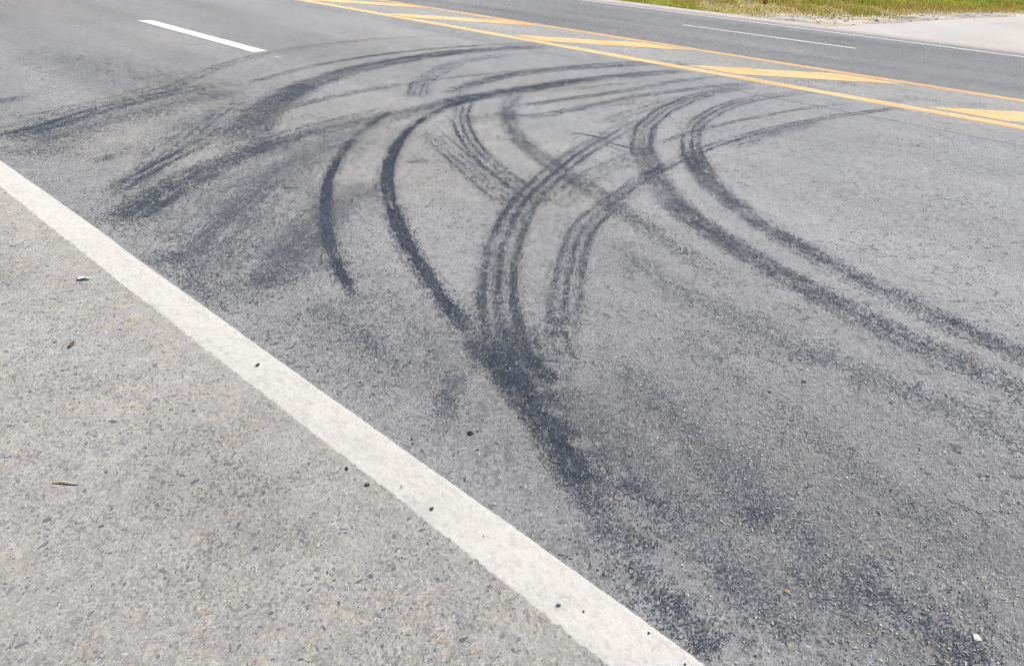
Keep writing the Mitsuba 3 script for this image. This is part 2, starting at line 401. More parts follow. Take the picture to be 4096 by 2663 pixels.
MARKS = [
    ('tread', 0.3, 'broad tread-printed tyre mark in a long arc, farthest from the edge line', [[6.09,-7.72,0.35],[6.22,-7.13,0.44],[6.34,-6.58,0.53],[6.37,-5.99,0.62],[6.32,-5.38,0.7],[6.19,-4.81,0.57],[6.03,-4.28,0.53],[5.82,-3.86,0.53],[5.6,-3.48,0.53],[5.32,-3.11,0.53],[5.05,-2.82,0.48],[4.79,-2.59,0.4],[4.47,-2.34,0.26],[4.17,-2.14,0.09]]),
    ('solid', 0.1, None, [[6.25,-8.07,0.25],[6.43,-7.61,0.3],[6.55,-7.02,0.4],[6.64,-6.45,0.5],[6.74,-5.98,0.6],[6.73,-5.44,0.6],[6.67,-5.08,0.45],[6.55,-4.57,0.4],[6.45,-4.17,0.35],[6.27,-3.75,0.3],[6.06,-3.37,0.25],[5.99,-3.14,0.2]]),
    ('groove2', 0.22, None, [[5.31,-1.1,0.5],[5.32,-1.2,0.6],[5.39,-1.32,0.75],[5.49,-1.48,0.65],[5.61,-1.68,0.5],[5.73,-1.89,0.45],[5.86,-2.1,0.45],[5.95,-2.32,0.45],[6.01,-2.51,0.5],[6.04,-2.73,0.4],[6.04,-2.94,0.25],[6.07,-3.21,0.2]]),
    ('smear', 0.24, None, [[5.1,-1.2,0.4],[5.11,-1.33,0.45],[5.19,-1.48,0.3],[5.29,-1.67,0.25],[5.45,-1.93,0.25],[5.51,-2.16,0.3],[5.6,-2.43,0.35],[5.72,-2.69,0.3],[5.84,-3.03,0.2]]),
    ('groove2', 0.18, None, [[5.99,-2.38,0.3],[6.13,-2.56,0.35],[6.35,-2.81,0.3],[6.6,-3.07,0.3],[6.79,-3.29,0.3],[7.05,-3.63,0.3],[7.32,-4.05,0.25],[7.46,-4.34,0.2],[7.55,-4.94,0.2],[7.63,-5.53,0.3],[7.59,-6.27,0.1],[7.43,-7.22,0.1]]),
    ('line', 0.05, None, [[6.7,-2.48,0.3],[6.75,-2.71,0.3],[6.82,-2.93,0.3],[6.85,-3.12,0.3],[6.83,-3.36,0.3]]),
    ('groove2', 0.12, None, [[4.95,-2.76,0.45],[4.97,-2.89,0.45],[5.05,-3.12,0.4],[5.11,-3.34,0.4],[5.17,-3.63,0.45],[5.2,-3.97,0.4],[5.23,-4.33,0.4],[5.23,-4.69,0.3],[5.23,-5.09,0.3],[5.2,-5.59,0.35],[5.08,-6.05,0.4],[4.92,-6.61,0.45],[4.9,-7.14,0.45],[4.79,-7.58,0.4],[4.55,-8.07,0.3],[4.32,-8.21,0.1]]),
    ('solid', 0.2, None, [[4.65,-4.37,0.3],[4.79,-4.73,0.5],[4.92,-5.06,0.6],[4.99,-5.37,0.65],[5.01,-5.76,0.6],[4.95,-6.13,0.55],[4.85,-6.52,0.5],[4.79,-6.98,0.45],[4.62,-7.52,0.4],[4.41,-7.92,0.3],[4.14,-8.26,0.1]]),
    ('groove4', 0.22, 'faint hooked tyre mark of four thin ribs, smallest hook on the road', [[4.69,-4.04,0.25],[4.87,-4.21,0.45],[5.1,-4.46,0.45],[5.29,-4.7,0.45],[5.5,-5.01,0.4],[5.7,-5.36,0.35],[5.85,-5.75,0.3],[5.91,-6.18,0.25],[5.9,-6.59,0.15],[5.81,-7.12,0.05]]),
    ('solid', 0.24, 'dense blue-black tyre smear just short of the yellow line', [[4.04,-7.62,0.3],[4.14,-7.3,0.4],[4.27,-6.91,0.45],[4.35,-6.54,0.5],[4.37,-6.22,0.6],[4.36,-5.84,0.75],[4.39,-5.57,0.9],[4.42,-5.33,0.9],[4.43,-5.13,0.85],[4.46,-4.96,0.65],[4.47,-4.76,0.6],[4.46,-4.55,0.6],[4.43,-4.35,0.5],[4.4,-4.14,0.4]]),
    ('core', 0.063, 'longer, darker one of the two hook-shaped black tyre marks in mid road', [[4.4,-4.5,0.5],[4.37,-4.29,0.5],[4.32,-4.07,0.45],[4.23,-3.87,0.5],[4.14,-3.69,0.6],[4.04,-3.51,0.7],[3.96,-3.37,0.8],[3.83,-3.19,0.8],[3.71,-3.03,0.85],[3.57,-2.88,0.85],[3.45,-2.75,0.85],[3.29,-2.6,0.85],[3.11,-2.45,0.9],[2.95,-2.33,0.9],[2.79,-2.22,0.9],[2.65,-2.12,0.95],[2.49,-2.02,0.95],[2.36,-1.95,0.9],[2.24,-1.89,0.9],[2.13,-1.83,0.9],[2.04,-1.79,0.85],[1.95,-1.74,0.85],[1.87,-1.71,0.85],[1.81,-1.68,0.85],[1.64,-1.59,0.85],[1.6,-1.59,0.8],[1.54,-1.58,0.75],[1.48,-1.56,0.5]]),
    ('core', 0.05, 'shorter of the two hook-shaped black tyre marks, nearer the white edge line', [[4.47,-3.62,0.3],[4.37,-3.42,0.4],[4.27,-3.24,0.45],[4.14,-3.06,0.35],[3.98,-2.87,0.3],[3.85,-2.72,0.75],[3.72,-2.58,0.5],[3.6,-2.45,0.8],[3.45,-2.3,0.85],[3.31,-2.17,0.9],[3.17,-2.06,0.9],[3.04,-1.96,0.95],[2.91,-1.88,0.95],[2.79,-1.8,0.9],[2.67,-1.73,0.9],[2.56,-1.67,0.9],[2.47,-1.62,0.4],[2.4,-1.58,0.85],[2.31,-1.54,0.75],[2.23,-1.5,0.7],[2.16,-1.47,0.75],[2.07,-1.43,0.5],[2.03,-1.42,0.4]]),
    ('solid', 0.24, None, [[4.5,-4.75,0.5],[4.44,-4.45,0.5],[4.43,-4.2,0.45],[4.39,-3.97,0.4],[4.36,-3.74,0.4],[4.34,-3.51,0.4],[4.3,-3.28,0.45],[4.25,-3.04,0.4],[4.21,-2.82,0.4],[4.17,-2.61,0.45],[4.15,-2.44,0.5],[4.12,-2.25,0.55],[4.1,-2.14,0.6],[4.06,-2.02,0.6],[3.98,-1.86,0.65],[3.91,-1.73,0.65],[3.83,-1.61,0.7],[3.74,-1.48,0.7],[3.64,-1.36,0.7],[3.56,-1.25,0.65],[3.5,-1.17,0.7],[3.46,-1.11,0.7],[3.42,-1.05,0.5],[3.41,-1.01,0.2]]),
    ('smear', 0.36, None, [[3.98,-2.93,0.28],[3.83,-2.51,0.42],[3.73,-2.27,0.53],[3.63,-2.11,0.56],[3.5,-1.93,0.63],[3.37,-1.77,0.7],[3.27,-1.65,0.7],[3.15,-1.52,0.77],[3.05,-1.4,0.77],[2.95,-1.29,0.7],[2.88,-1.2,0.63],[2.79,-1.1,0.56],[2.72,-1.03,0.28]]),
    ('smear', 0.26, None, [[3.13,-2.43,0.49],[3.07,-2.3,0.56],[3.03,-2.19,0.49],[3.01,-2.07,0.42],[2.97,-1.97,0.42],[2.73,-1.66,0.49],[2.65,-1.53,0.84],[2.57,-1.43,0.95],[2.48,-1.34,0.95],[2.4,-1.27,0.84],[2.32,-1.19,0.35]]),
    ('groove3', 0.2, 'three-ribbed hooked tyre mark, nearer of the pair of hooks before the yellow line', [[3.16,-7.5,0.1],[3.22,-7.1,0.3],[3.22,-6.71,0.4],[3.21,-6.27,0.4],[3.17,-5.93,0.45],[3.1,-5.57,0.5],[3.0,-5.21,0.5],[2.87,-4.88,0.55],[2.73,-4.59,0.55],[2.54,-4.31,0.6],[2.43,-4.16,0.55],[2.27,-3.97,0.4],[2.12,-3.81,0.15]]),
    ('solid', 0.19, None, [[2.59,-4.38,0.2],[2.45,-4.19,0.42],[2.29,-4.0,0.42],[2.14,-3.83,0.47],[2.02,-3.71,0.51],[1.9,-3.59,0.55],[1.77,-3.47,0.59],[1.63,-3.35,0.66],[1.53,-3.27,0.72],[1.43,-3.22,0.68],[1.34,-3.18,0.64],[1.23,-3.13,0.59],[1.13,-3.08,0.55],[1.04,-3.03,0.55],[0.95,-2.99,0.59],[0.86,-2.95,0.59],[0.76,-2.93,0.59],[0.69,-2.91,0.55],[0.55,-2.85,0.47],[0.46,-2.84,0.51],[0.39,-2.81,0.47],[0.32,-2.79,0.42],[0.25,-2.77,0.38],[0.18,-2.75,0.34],[0.12,-2.75,0.34],[0.03,-2.71,0.34],[-0.03,-2.71,0.3],[-0.07,-2.69,0.3],[-0.19,-2.66,0.26],[-0.32,-2.62,0.21]]),
    ('groove3', 0.19, 'three-ribbed hooked tyre mark, farther of the pair of hooks before the yellow line', [[2.42,-8.29,0.1],[2.56,-7.8,0.2],[2.69,-7.34,0.25],[2.77,-7.0,0.3],[2.84,-6.64,0.35],[2.85,-6.29,0.4],[2.83,-5.96,0.45],[2.75,-5.6,0.5],[2.64,-5.27,0.5],[2.5,-4.96,0.5],[2.37,-4.72,0.55],[2.24,-4.51,0.6],[2.12,-4.33,0.6],[1.98,-4.16,0.4],[1.88,-4.04,0.15]]),
    ('solid', 0.17, None, [[2.26,-4.55,0.2],[2.14,-4.36,0.53],[1.99,-4.17,0.53],[1.89,-4.05,0.53],[1.77,-3.93,0.53],[1.64,-3.82,0.53],[1.51,-3.71,0.57],[1.39,-3.6,0.57],[1.28,-3.53,0.62],[1.17,-3.47,0.62],[1.06,-3.41,0.62],[0.96,-3.35,0.62],[0.88,-3.32,0.57],[0.79,-3.28,0.62],[0.71,-3.25,0.57],[0.64,-3.22,0.53],[0.56,-3.19,0.48],[0.49,-3.16,0.53],[0.41,-3.12,0.53],[0.33,-3.1,0.53],[0.26,-3.07,0.53],[0.19,-3.05,0.53],[0.12,-3.02,0.48],[0.05,-3.0,0.48],[-0.02,-2.99,0.48],[-0.16,-2.94,0.44],[-0.3,-2.89,0.35]]),
    ('groove3', 0.2, 'three-ribbed tyre mark forming the left arm of the dark Y', [[3.07,-5.16,0.2],[3.0,-4.83,0.25],[2.93,-4.53,0.3],[2.88,-4.26,0.4],[2.79,-3.98,0.4],[2.72,-3.73,0.5],[2.64,-3.51,0.6],[2.55,-3.28,0.7],[2.47,-3.07,0.7],[2.39,-2.89,0.75],[2.29,-2.71,0.75],[2.2,-2.55,0.8],[2.11,-2.4,0.8],[2.02,-2.28,0.8],[1.94,-2.17,0.85],[1.85,-2.07,0.85],[1.78,-1.98,0.85],[1.7,-1.9,0.85],[1.63,-1.8,0.85],[1.58,-1.76,0.85],[1.52,-1.72,0.8],[1.47,-1.69,0.8],[1.42,-1.64,0.8],[1.33,-1.55,0.75],[1.22,-1.49,0.65],[1.13,-1.44,0.5],[1.04,-1.38,0.3]]),
    ('line', 0.045, None, [[2.52,-4.22,0.2],[2.5,-3.84,0.4],[2.46,-3.58,0.5],[2.4,-3.33,0.5],[2.33,-3.07,0.45],[2.26,-2.85,0.4],[2.19,-2.66,0.3]]),
    ('line', 0.04, None, [[2.94,-4.67,0.3],[2.89,-4.31,0.4],[2.78,-3.88,0.4],[2.7,-3.58,0.4],[2.61,-3.35,0.3]]),
    ('groove2', 0.11, 'long straight thin tyre mark rising across the hooks to the yellow line', [[1.69,-7.74,0.5],[1.83,-7.38,0.45],[1.96,-6.94,0.45],[2.06,-6.48,0.5],[2.14,-6.01,0.5],[2.18,-5.66,0.5],[2.21,-5.36,0.5],[2.23,-5.11,0.5],[2.24,-4.89,0.45],[2.24,-4.7,0.45],[2.23,-4.47,0.35],[2.22,-4.25,0.35],[2.2,-4.01,0.55],[2.18,-3.83,0.6],[2.15,-3.68,0.5],[2.1,-3.48,0.45],[2.04,-3.27,0.4],[1.98,-3.07,0.3],[1.95,-2.91,0.1]]),
    ('groove3', 0.17, None, [[2.17,-3.75,0.2],[2.05,-3.29,0.35],[1.96,-2.99,0.45],[1.9,-2.8,0.5],[1.85,-2.67,0.58],[1.78,-2.53,0.6],[1.68,-2.38,0.58],[1.6,-2.26,0.55],[1.53,-2.15,0.45],[1.46,-2.05,0.4],[1.4,-1.96,0.4],[1.32,-1.84,0.4],[1.36,-1.84,0.42],[1.26,-1.72,0.4],[1.18,-1.64,0.3],[1.1,-1.56,0.15]]),
    ('smear', 0.15, None, [[2.02,-6.36,0.2],[2.08,-5.86,0.4],[2.09,-5.6,0.5],[2.11,-5.32,0.45],[2.13,-5.02,0.3],[2.16,-4.81,0.15]]),
    ('groove2', 0.07, None, [[2.1,-7.56,0.2],[2.23,-7.12,0.3],[2.32,-6.79,0.35],[2.39,-6.46,0.45],[2.45,-6.11,0.5],[2.49,-5.76,0.5],[2.51,-5.54,0.55],[2.53,-5.32,0.45],[2.54,-5.1,0.35],[2.55,-4.88,0.45],[2.55,-4.66,0.5],[2.54,-4.47,0.45]]),
    ('groove4', 0.22, 'tyre mark of four thin slanting ribs between the dark hook and the Y', [[3.9,-3.45,0.05],[3.73,-3.36,0.18],[3.53,-3.27,0.3],[3.26,-3.14,0.4],[3.02,-3.03,0.45],[2.79,-2.93,0.5],[2.59,-2.84,0.5],[2.42,-2.77,0.45],[2.27,-2.72,0.1]]),
    ('groove3', 0.17, None, [[4.59,-4.67,0.1],[4.38,-4.37,0.25],[4.18,-4.12,0.4],[3.98,-3.89,0.45],[3.77,-3.7,0.5],[3.54,-3.52,0.55],[3.31,-3.38,0.5],[3.09,-3.25,0.5],[2.89,-3.14,0.5],[2.73,-3.06,0.45],[2.57,-2.99,0.45],[2.44,-2.95,0.4],[2.24,-2.87,0.15]]),
    ('solid', 0.16, None, [[4.33,-5.01,0.3],[4.21,-4.78,0.4],[4.01,-4.51,0.45],[3.82,-4.28,0.45],[3.64,-4.1,0.45],[3.44,-3.92,0.45],[3.24,-3.78,0.5],[3.05,-3.65,0.5],[2.87,-3.54,0.55],[2.71,-3.47,0.5],[2.55,-3.42,0.45],[2.36,-3.33,0.45],[2.21,-3.27,0.5],[2.06,-3.21,0.45],[1.89,-3.11,0.35],[1.75,-3.04,0.3],[1.65,-3.0,0.3],[1.5,-2.93,0.25],[1.32,-2.84,0.22],[1.15,-2.78,0.2],[1.02,-2.73,0.2]]),
    ('smear', 0.24, None, [[1.74,-2.75,0.2],[1.61,-2.67,0.3],[1.48,-2.59,0.35],[1.36,-2.51,0.32],[1.26,-2.45,0.3],[1.07,-2.47,0.35],[0.99,-2.46,0.45],[0.91,-2.44,0.4],[0.82,-2.43,0.4],[0.74,-2.41,0.4],[0.65,-2.41,0.4],[0.56,-2.38,0.45],[0.49,-2.38,0.4],[0.42,-2.42,0.4],[0.35,-2.42,0.4],[0.29,-2.4,0.4],[0.25,-2.36,0.4],[0.18,-2.37,0.35],[0.1,-2.39,0.35],[0.03,-2.41,0.35],[-0.05,-2.42,0.35],[-0.12,-2.4,0.35],[-0.22,-2.4,0.3],[-0.34,-2.37,0.2]]),
    ('line', 0.09, None, [[4.32,-4.96,0.3],[4.28,-5.16,0.35],[4.21,-5.42,0.35],[4.15,-5.68,0.3],[4.08,-6.08,0.3],[3.97,-6.68,0.25]]),
    ('solid', 0.12, None, [[3.97,-4.57,0.35],[3.94,-4.77,0.4],[3.92,-5.05,0.45],[3.89,-5.34,0.45],[3.84,-5.74,0.4],[3.77,-6.15,0.35],[3.84,-6.67,0.35],[3.7,-7.18,0.3],[3.58,-7.89,0.1]]),
    ('solid', 0.13, None, [[3.93,-4.26,0.3],[3.77,-4.28,0.35],[3.65,-4.35,0.4],[3.64,-4.6,0.42],[3.63,-4.89,0.42],[3.63,-5.21,0.4],[3.6,-5.52,0.4],[3.54,-6.01,0.35],[3.47,-6.7,0.35],[3.32,-7.38,0.3],[3.18,-7.76,0.1]]),
    ('smear', 0.25, None, [[3.06,-7.89,0.1],[2.88,-8.37,0.25],[2.64,-8.6,0.25],[2.31,-8.58,0.1]]),
    ('smear', 0.2, None, [[3.01,-7.4,0.1],[2.89,-7.86,0.2],[2.68,-8.1,0.1]]),
    ('smear', 0.25, None, [[1.97,-7.74,0.1],[1.87,-8.15,0.25],[1.7,-8.4,0.25],[1.46,-8.56,0.1]]),
    ('smear', 0.2, None, [[1.54,-8.14,0.15],[1.29,-8.57,0.25],[1.07,-8.75,0.1]]),
    ('scuff', 0.04, None, [[3.13,-4.2,0.5],[3.07,-4.26,0.7],[2.98,-4.29,0.75],[2.89,-4.3,0.8],[2.83,-4.32,0.6]]),
    ('scuff', 0.05, None, [[2.81,-4.22,0.5],[2.72,-4.24,0.7],[2.63,-4.24,0.8],[2.55,-4.26,0.95],[2.52,-4.34,0.8]]),
    ('scuff', 0.03, None, [[2.79,-4.17,0.3],[2.67,-4.15,0.5],[2.55,-4.12,0.4]]),
    ('scuff', 0.06, None, [[4.58,-4.24,0.5],[4.45,-4.24,0.85],[4.31,-4.28,0.7]]),
    ('scuff', 0.05, None, [[2.18,-3.75,0.9],[2.19,-3.88,0.95],[2.2,-4.02,0.8]]),
    ('trunk', 0.125, 'darkest tyre smear, tapering from the foot of the Y towards the white line', [[1.53,-1.57,0.45],[1.43,-1.53,0.6],[1.35,-1.52,0.75],[1.26,-1.48,0.85],[1.19,-1.45,0.85],[1.11,-1.41,0.8],[1.05,-1.38,0.72],[0.98,-1.34,0.7],[0.91,-1.3,0.65],[0.85,-1.27,0.55],[0.79,-1.23,0.5],[0.74,-1.19,0.35]]),
    ('trunk', 0.07, None, [[1.49,-1.7,0.45],[1.39,-1.64,0.6],[1.29,-1.6,0.65],[1.22,-1.58,0.7],[1.16,-1.56,0.8],[1.09,-1.55,0.6]]),
    ('patchy', 0.1, None, [[1.12,-1.52,0.5],[1.01,-1.45,0.55],[0.94,-1.4,0.5],[0.87,-1.36,0.5],[0.8,-1.34,0.5],[0.73,-1.32,0.55],[0.65,-1.3,0.65],[0.62,-1.29,0.5],[0.58,-1.31,0.4],[0.53,-1.28,0.35],[0.48,-1.25,0.2]]),
    ('patchy', 0.12, 'dark scuffed band running close along the white edge line', [[0.8,-1.24,0.47],[0.75,-1.21,0.51],[0.7,-1.17,0.47],[0.65,-1.17,0.51],[0.59,-1.14,0.47],[0.52,-1.09,0.42],[0.47,-1.07,0.51],[0.44,-1.06,0.64],[0.41,-1.05,0.77],[0.38,-1.04,0.77],[0.35,-1.03,0.59],[0.32,-1.02,0.55],[0.28,-1.0,0.51],[0.25,-0.99,0.59],[0.22,-0.99,0.59]]),
    ('smear', 0.08, None, [[1.47,-1.52,0.45],[1.43,-1.45,0.5],[1.39,-1.38,0.55],[1.36,-1.32,0.55],[1.31,-1.26,0.65],[1.27,-1.22,0.6],[1.24,-1.18,0.5],[1.22,-1.14,0.3]]),
    ('smear', 0.07, None, [[1.44,-1.5,0.4],[1.39,-1.44,0.4],[1.34,-1.38,0.2]]),
    ('smear', 0.25, None, [[1.03,-1.76,0.14],[0.92,-1.72,0.2],[0.81,-1.69,0.2],[0.7,-1.67,0.17],[0.59,-1.63,0.17],[0.48,-1.59,0.17],[0.41,-1.56,0.14]]),
    ('smear', 0.25, None, [[0.65,-1.55,0.17],[0.57,-1.51,0.24],[0.51,-1.49,0.24],[0.47,-1.48,0.21],[0.41,-1.46,0.24],[0.36,-1.45,0.28],[0.31,-1.45,0.21]]),
    ('patchy', 0.1, None, [[0.38,-1.47,0.39],[0.34,-1.44,0.43],[0.31,-1.43,0.23]]),
    ('patchy', 0.08, None, [[0.24,-1.47,0.31],[0.21,-1.47,0.43],[0.19,-1.47,0.23]]),
    ('patchy', 0.17, None, [[0.12,-1.45,0.31],[0.08,-1.44,0.66],[0.05,-1.44,0.7],[0.02,-1.44,0.58],[-0.01,-1.44,0.39],[-0.06,-1.43,0.31],[-0.1,-1.43,0.35],[-0.14,-1.41,0.39],[-0.17,-1.39,0.47],[-0.2,-1.38,0.39]]),
    ('smear', 0.2, None, [[0.23,-1.32,0.24],[0.19,-1.32,0.32],[0.14,-1.32,0.32],[0.1,-1.31,0.28],[0.04,-1.32,0.21]]),
    ('smear', 0.12, None, [[0.35,-1.22,0.24],[0.31,-1.22,0.28],[0.25,-1.2,0.32],[0.19,-1.18,0.35],[0.14,-1.18,0.32],[0.1,-1.17,0.32]]),
    ('smear', 0.6, None, [[0.88,-1.75,0.03],[0.56,-1.6,0.06],[0.31,-1.48,0.1],[0.12,-1.42,0.12],[-0.08,-1.41,0.12],[-0.23,-1.42,0.12]]),
    ('tread', 0.36, None, [[5.68,-3.76,0.05],[5.45,-3.35,0.12],[5.19,-2.99,0.18],[4.88,-2.66,0.22],[4.53,-2.37,0.22],[4.15,-2.12,0.1]]),
    ('smear', 0.4, None, [[5.3,-2.67,0.2],[5.1,-2.41,0.4],[4.86,-2.14,0.4],[4.58,-1.84,0.35],[4.37,-1.63,0.2]]),
    ('smear', 0.9, None, [[3.24,-0.95,0.15],[3.48,-1.35,0.28],[3.7,-1.86,0.28],[4.01,-2.66,0.22],[4.14,-3.28,0.1]]),
    ('smear', 0.6, None, [[2.39,-1.12,0.1],[2.58,-1.41,0.3],[2.91,-1.84,0.28],[3.23,-2.32,0.1]]),
    ('smear', 0.8, None, [[5.22,-1.08,0.36],[5.43,-1.52,0.36],[5.65,-2.1,0.3],[5.91,-2.85,0.12]]),
    ('groove3', 0.22, None, [[4.49,-3.81,0.1],[4.46,-3.44,0.22],[4.42,-3.04,0.28],[4.34,-2.68,0.28],[4.24,-2.34,0.25],[4.1,-2.05,0.1]]),
    ('groove2', 0.16, None, [[3.65,-4.61,0.1],[3.59,-4.95,0.22],[3.53,-5.3,0.22],[3.4,-5.78,0.15]]),
    ('groove2', 0.18, None, [[3.17,-4.67,0.2],[3.21,-5.04,0.25],[3.25,-5.5,0.2],[3.28,-6.05,0.2],[3.25,-6.69,0.15],[3.15,-7.3,0.05]]),
    ('groove3', 0.2, None, [[2.19,-2.86,0.15],[2.31,-3.18,0.25],[2.39,-3.52,0.25],[2.45,-3.85,0.2],[2.48,-4.26,0.1]]),
    ('groove2', 0.2, None, [[5.72,-1.3,0.1],[5.81,-1.54,0.22],[5.95,-1.89,0.25],[6.15,-2.29,0.2],[6.41,-2.73,0.08]]),
    ('groove3', 0.2, None, [[4.47,-1.79,0.1],[4.28,-1.62,0.25],[4.09,-1.45,0.28],[3.9,-1.32,0.22],[3.7,-1.2,0.08]]),
    ('smear', 0.9, None, [[8.68,-2.04,0.12],[7.6,-2.44,0.2],[6.22,-2.7,0.22],[5.03,-2.74,0.1]]),
    ('smear', 0.16, None, [[1.1,-1.52,0.35],[0.85,-1.45,0.35],[0.64,-1.37,0.3],[0.47,-1.31,0.3],[0.31,-1.23,0.28],[0.18,-1.16,0.2]]),
    ('smear', 0.14, None, [[1.07,-1.82,0.25],[0.79,-1.7,0.3],[0.56,-1.61,0.3],[0.33,-1.51,0.28],[0.11,-1.42,0.25],[-0.05,-1.34,0.2]]),
    ('smear', 0.12, None, [[1.04,-2.17,0.2],[0.68,-2.03,0.28],[0.39,-1.92,0.28],[0.13,-1.81,0.25],[-0.15,-1.69,0.2]]),
    ('smear', 0.1, None, [[1.67,-1.49,0.2],[1.47,-1.32,0.3],[1.28,-1.19,0.3],[1.16,-1.1,0.15]]),
    ('groove2', 0.16, None, [[4.77,-2.38,0.35],[4.67,-2.22,0.4],[4.52,-2.06,0.45],[4.4,-1.9,0.5],[4.29,-1.77,0.55],[4.2,-1.64,0.6],[4.12,-1.52,0.6],[4.02,-1.4,0.6],[3.99,-1.33,0.4],[3.91,-1.26,0.3],[3.84,-1.21,0.2]]),
    ('line', 0.1, None, [[5.41,-2.82,0.3],[5.22,-2.57,0.3],[5.03,-2.38,0.35],[4.82,-2.19,0.4],[4.63,-2.02,0.35],[4.43,-1.81,0.35],[4.25,-1.62,0.3]]),
    ('smear', 0.25, None, [[4.55,-1.4,0.3],[4.5,-1.43,0.4],[4.43,-1.46,0.2]]),
    ('smear', 0.3, None, [[6.48,-1.43,0.5],[6.39,-1.47,0.45],[6.3,-1.52,0.2]]),
    ('smear', 0.4, None, [[4.9,-1.03,0.3],[4.94,-1.19,0.35],[4.95,-1.4,0.2]]),
    ('smear', 0.25, None, [[3.87,-3.72,0.3],[3.83,-4.01,0.35],[3.86,-4.3,0.3]]),
    ('smear', 0.12, None, [[3.32,-2.75,0.3],[3.3,-2.83,0.5],[3.27,-2.91,0.4]]),
    ('smear', 0.35, None, [[3.02,-1.0,0.2],[2.75,-1.0,0.35],[2.56,-1.0,0.38],[2.39,-1.01,0.35],[2.23,-1.01,0.2]]),
    ('smear', 0.14, None, [[3.44,-2.14,0.35],[3.22,-1.99,0.4],[3.02,-1.88,0.35],[2.83,-1.78,0.2]]),
    ('smear', 0.3, None, [[2.88,-1.72,0.3],[2.68,-1.67,0.3],[2.29,-1.5,0.2]]),
    ('smear', 0.5, None, [[2.12,-1.29,0.3],[1.87,-1.28,0.3],[1.66,-1.28,0.28],[1.44,-1.29,0.2]]),
]
for i, (kind, w, label, pts) in enumerate(MARKS):
    tyre_mark(kind, w, pts, label, i)


# ------------------------------------------------------------------ stones and chips bedded in the surfaces
def scatter(n, x0, x1, y0, y1, rand):
    return np.stack([rand.uniform(x0, x1, n), rand.uniform(y0, y1, n)], 1)


def view_size(xy, r):
    return r / np.sqrt(xy[:, 0] ** 2 + xy[:, 1] ** 2 + 1.69)


STONE_COLOURS = np.array([[0.13, 0.143, 0.163], [0.18, 0.192, 0.205], [0.22, 0.232, 0.247], [0.20, 0.195, 0.202], [0.26, 0.26, 0.258], [0.17, 0.192, 0.2], [0.38, 0.315, 0.24], [0.42, 0.39, 0.35]])
CHIP_COLOURS = np.array([[0.38, 0.38, 0.385]] * 4 + [[0.50, 0.50, 0.495]] * 3 + [[0.33, 0.34, 0.355]] * 4 + [[0.42, 0.40, 0.36]] * 3 + [[0.40, 0.32, 0.23], [0.25, 0.275, 0.31]])


def stone_field(holder, xy, r, h, rand, n_parts):
    pick = np.where(rand.uniform(0, 1, len(xy)) < 0.10, rand.integers(6, 8, len(xy)), rand.integers(0, 6, len(xy)))
    col = STONE_COLOURS[pick] * rand.uniform(0.8, 1.25, (len(xy), 1))
    v, f = stones(xy, r, h, rand)
    order = np.argsort(-view_size(xy, r))
    for j in order[:n_parts]:
        obj(holder + "__stone", (v[j], f), "tinted_stone", color=np.repeat(col[j][None], v.shape[1], 0))
    rest = order[n_parts:]
    key = obj(holder + "__stone_bed", many(v[rest], f), "tinted_stone", color=np.repeat(col[rest], v.shape[1], 0))
    tag(key, "small bluish and tan stones bedded in the surface", kind="stuff")


rs = np.random.default_rng(21)
xy = scatter(90000, -1.2, 6.0, -0.83, 1.2, rs)
worn = np.clip(1 - np.abs(xy[:, 1] + 0.55 - 0.06 * (xy[:, 0] - 1)) / 0.3, 0, 1)
dens = 0.34 + 0.75 * worn + 0.9 * (meshkit.fbm(np.c_[xy * 2.2, xy[:, 0] * 0], 3, 4) - 0.5)
xy = xy[rs.uniform(0, 1, len(xy)) < dens]
r = np.clip(rs.lognormal(math.log(0.0026), 0.50, len(xy)), 0.0011, 0.012)
stone_field("shoulder", xy, r, 0.0004 + 0.10 * r, rs, 300)
xy = scatter(40000, -1.0, 5.5, -2.4, -0.97, rs)
dens = np.clip(0.9 + (xy[:, 1] + 1.0) * 0.75, 0.08, 1) * (0.5 + 1.0 * (meshkit.fbm(np.c_[xy * 2.2, xy[:, 0] * 0], 3, 9) - 0.3))
xy = xy[rs.uniform(0, 1, len(xy)) < dens]
r = np.clip(rs.lognormal(math.log(0.0028), 0.5, len(xy)), 0.0012, 0.010)
stone_field("road", xy, r, 0.0004 + 0.09 * r, rs, 200)


def chip_field(key, n, box, dens, rmin, rmax, cols, z, label, rand):
    xy = scatter(n, *box, rand)
    xy = xy[(rand.uniform(0, 1, n) < dens(xy)) & (xy[:, 1] < -0.976)]
    m = len(xy)
    r = rmin * (rmax / rmin) ** (rand.uniform(0, 1, m) ** 2.2)
    v, f = chips(xy, r, rand.uniform(*z, m), 5, rand, stretch=0.7, tilt=0.2)
    c = cols[rand.integers(0, len(cols), m)] * rand.uniform(0.75, 1.25, (m, 1))
    key = obj(key, (v, f), "tinted_stone", color=np.repeat(c, 5, 0))
    tag(key, label, kind="stuff")


near = lambda xy: np.hypot(xy[:, 0] - 0.5, xy[:, 1] + 1.0)  # noqa: E731
def pale_density(xy):
    cl = meshkit.fbm(np.c_[xy * 2.4, xy[:, 0] * 0], 3, 27)
    return np.clip(1.25 - near(xy) * 0.22, 0.05, 1) * np.clip(-(xy[:, 1] + 0.8) * 1.0, 0.12, 1) * np.clip(0.25 + 2.2 * (cl - 0.35), 0.05, 1)


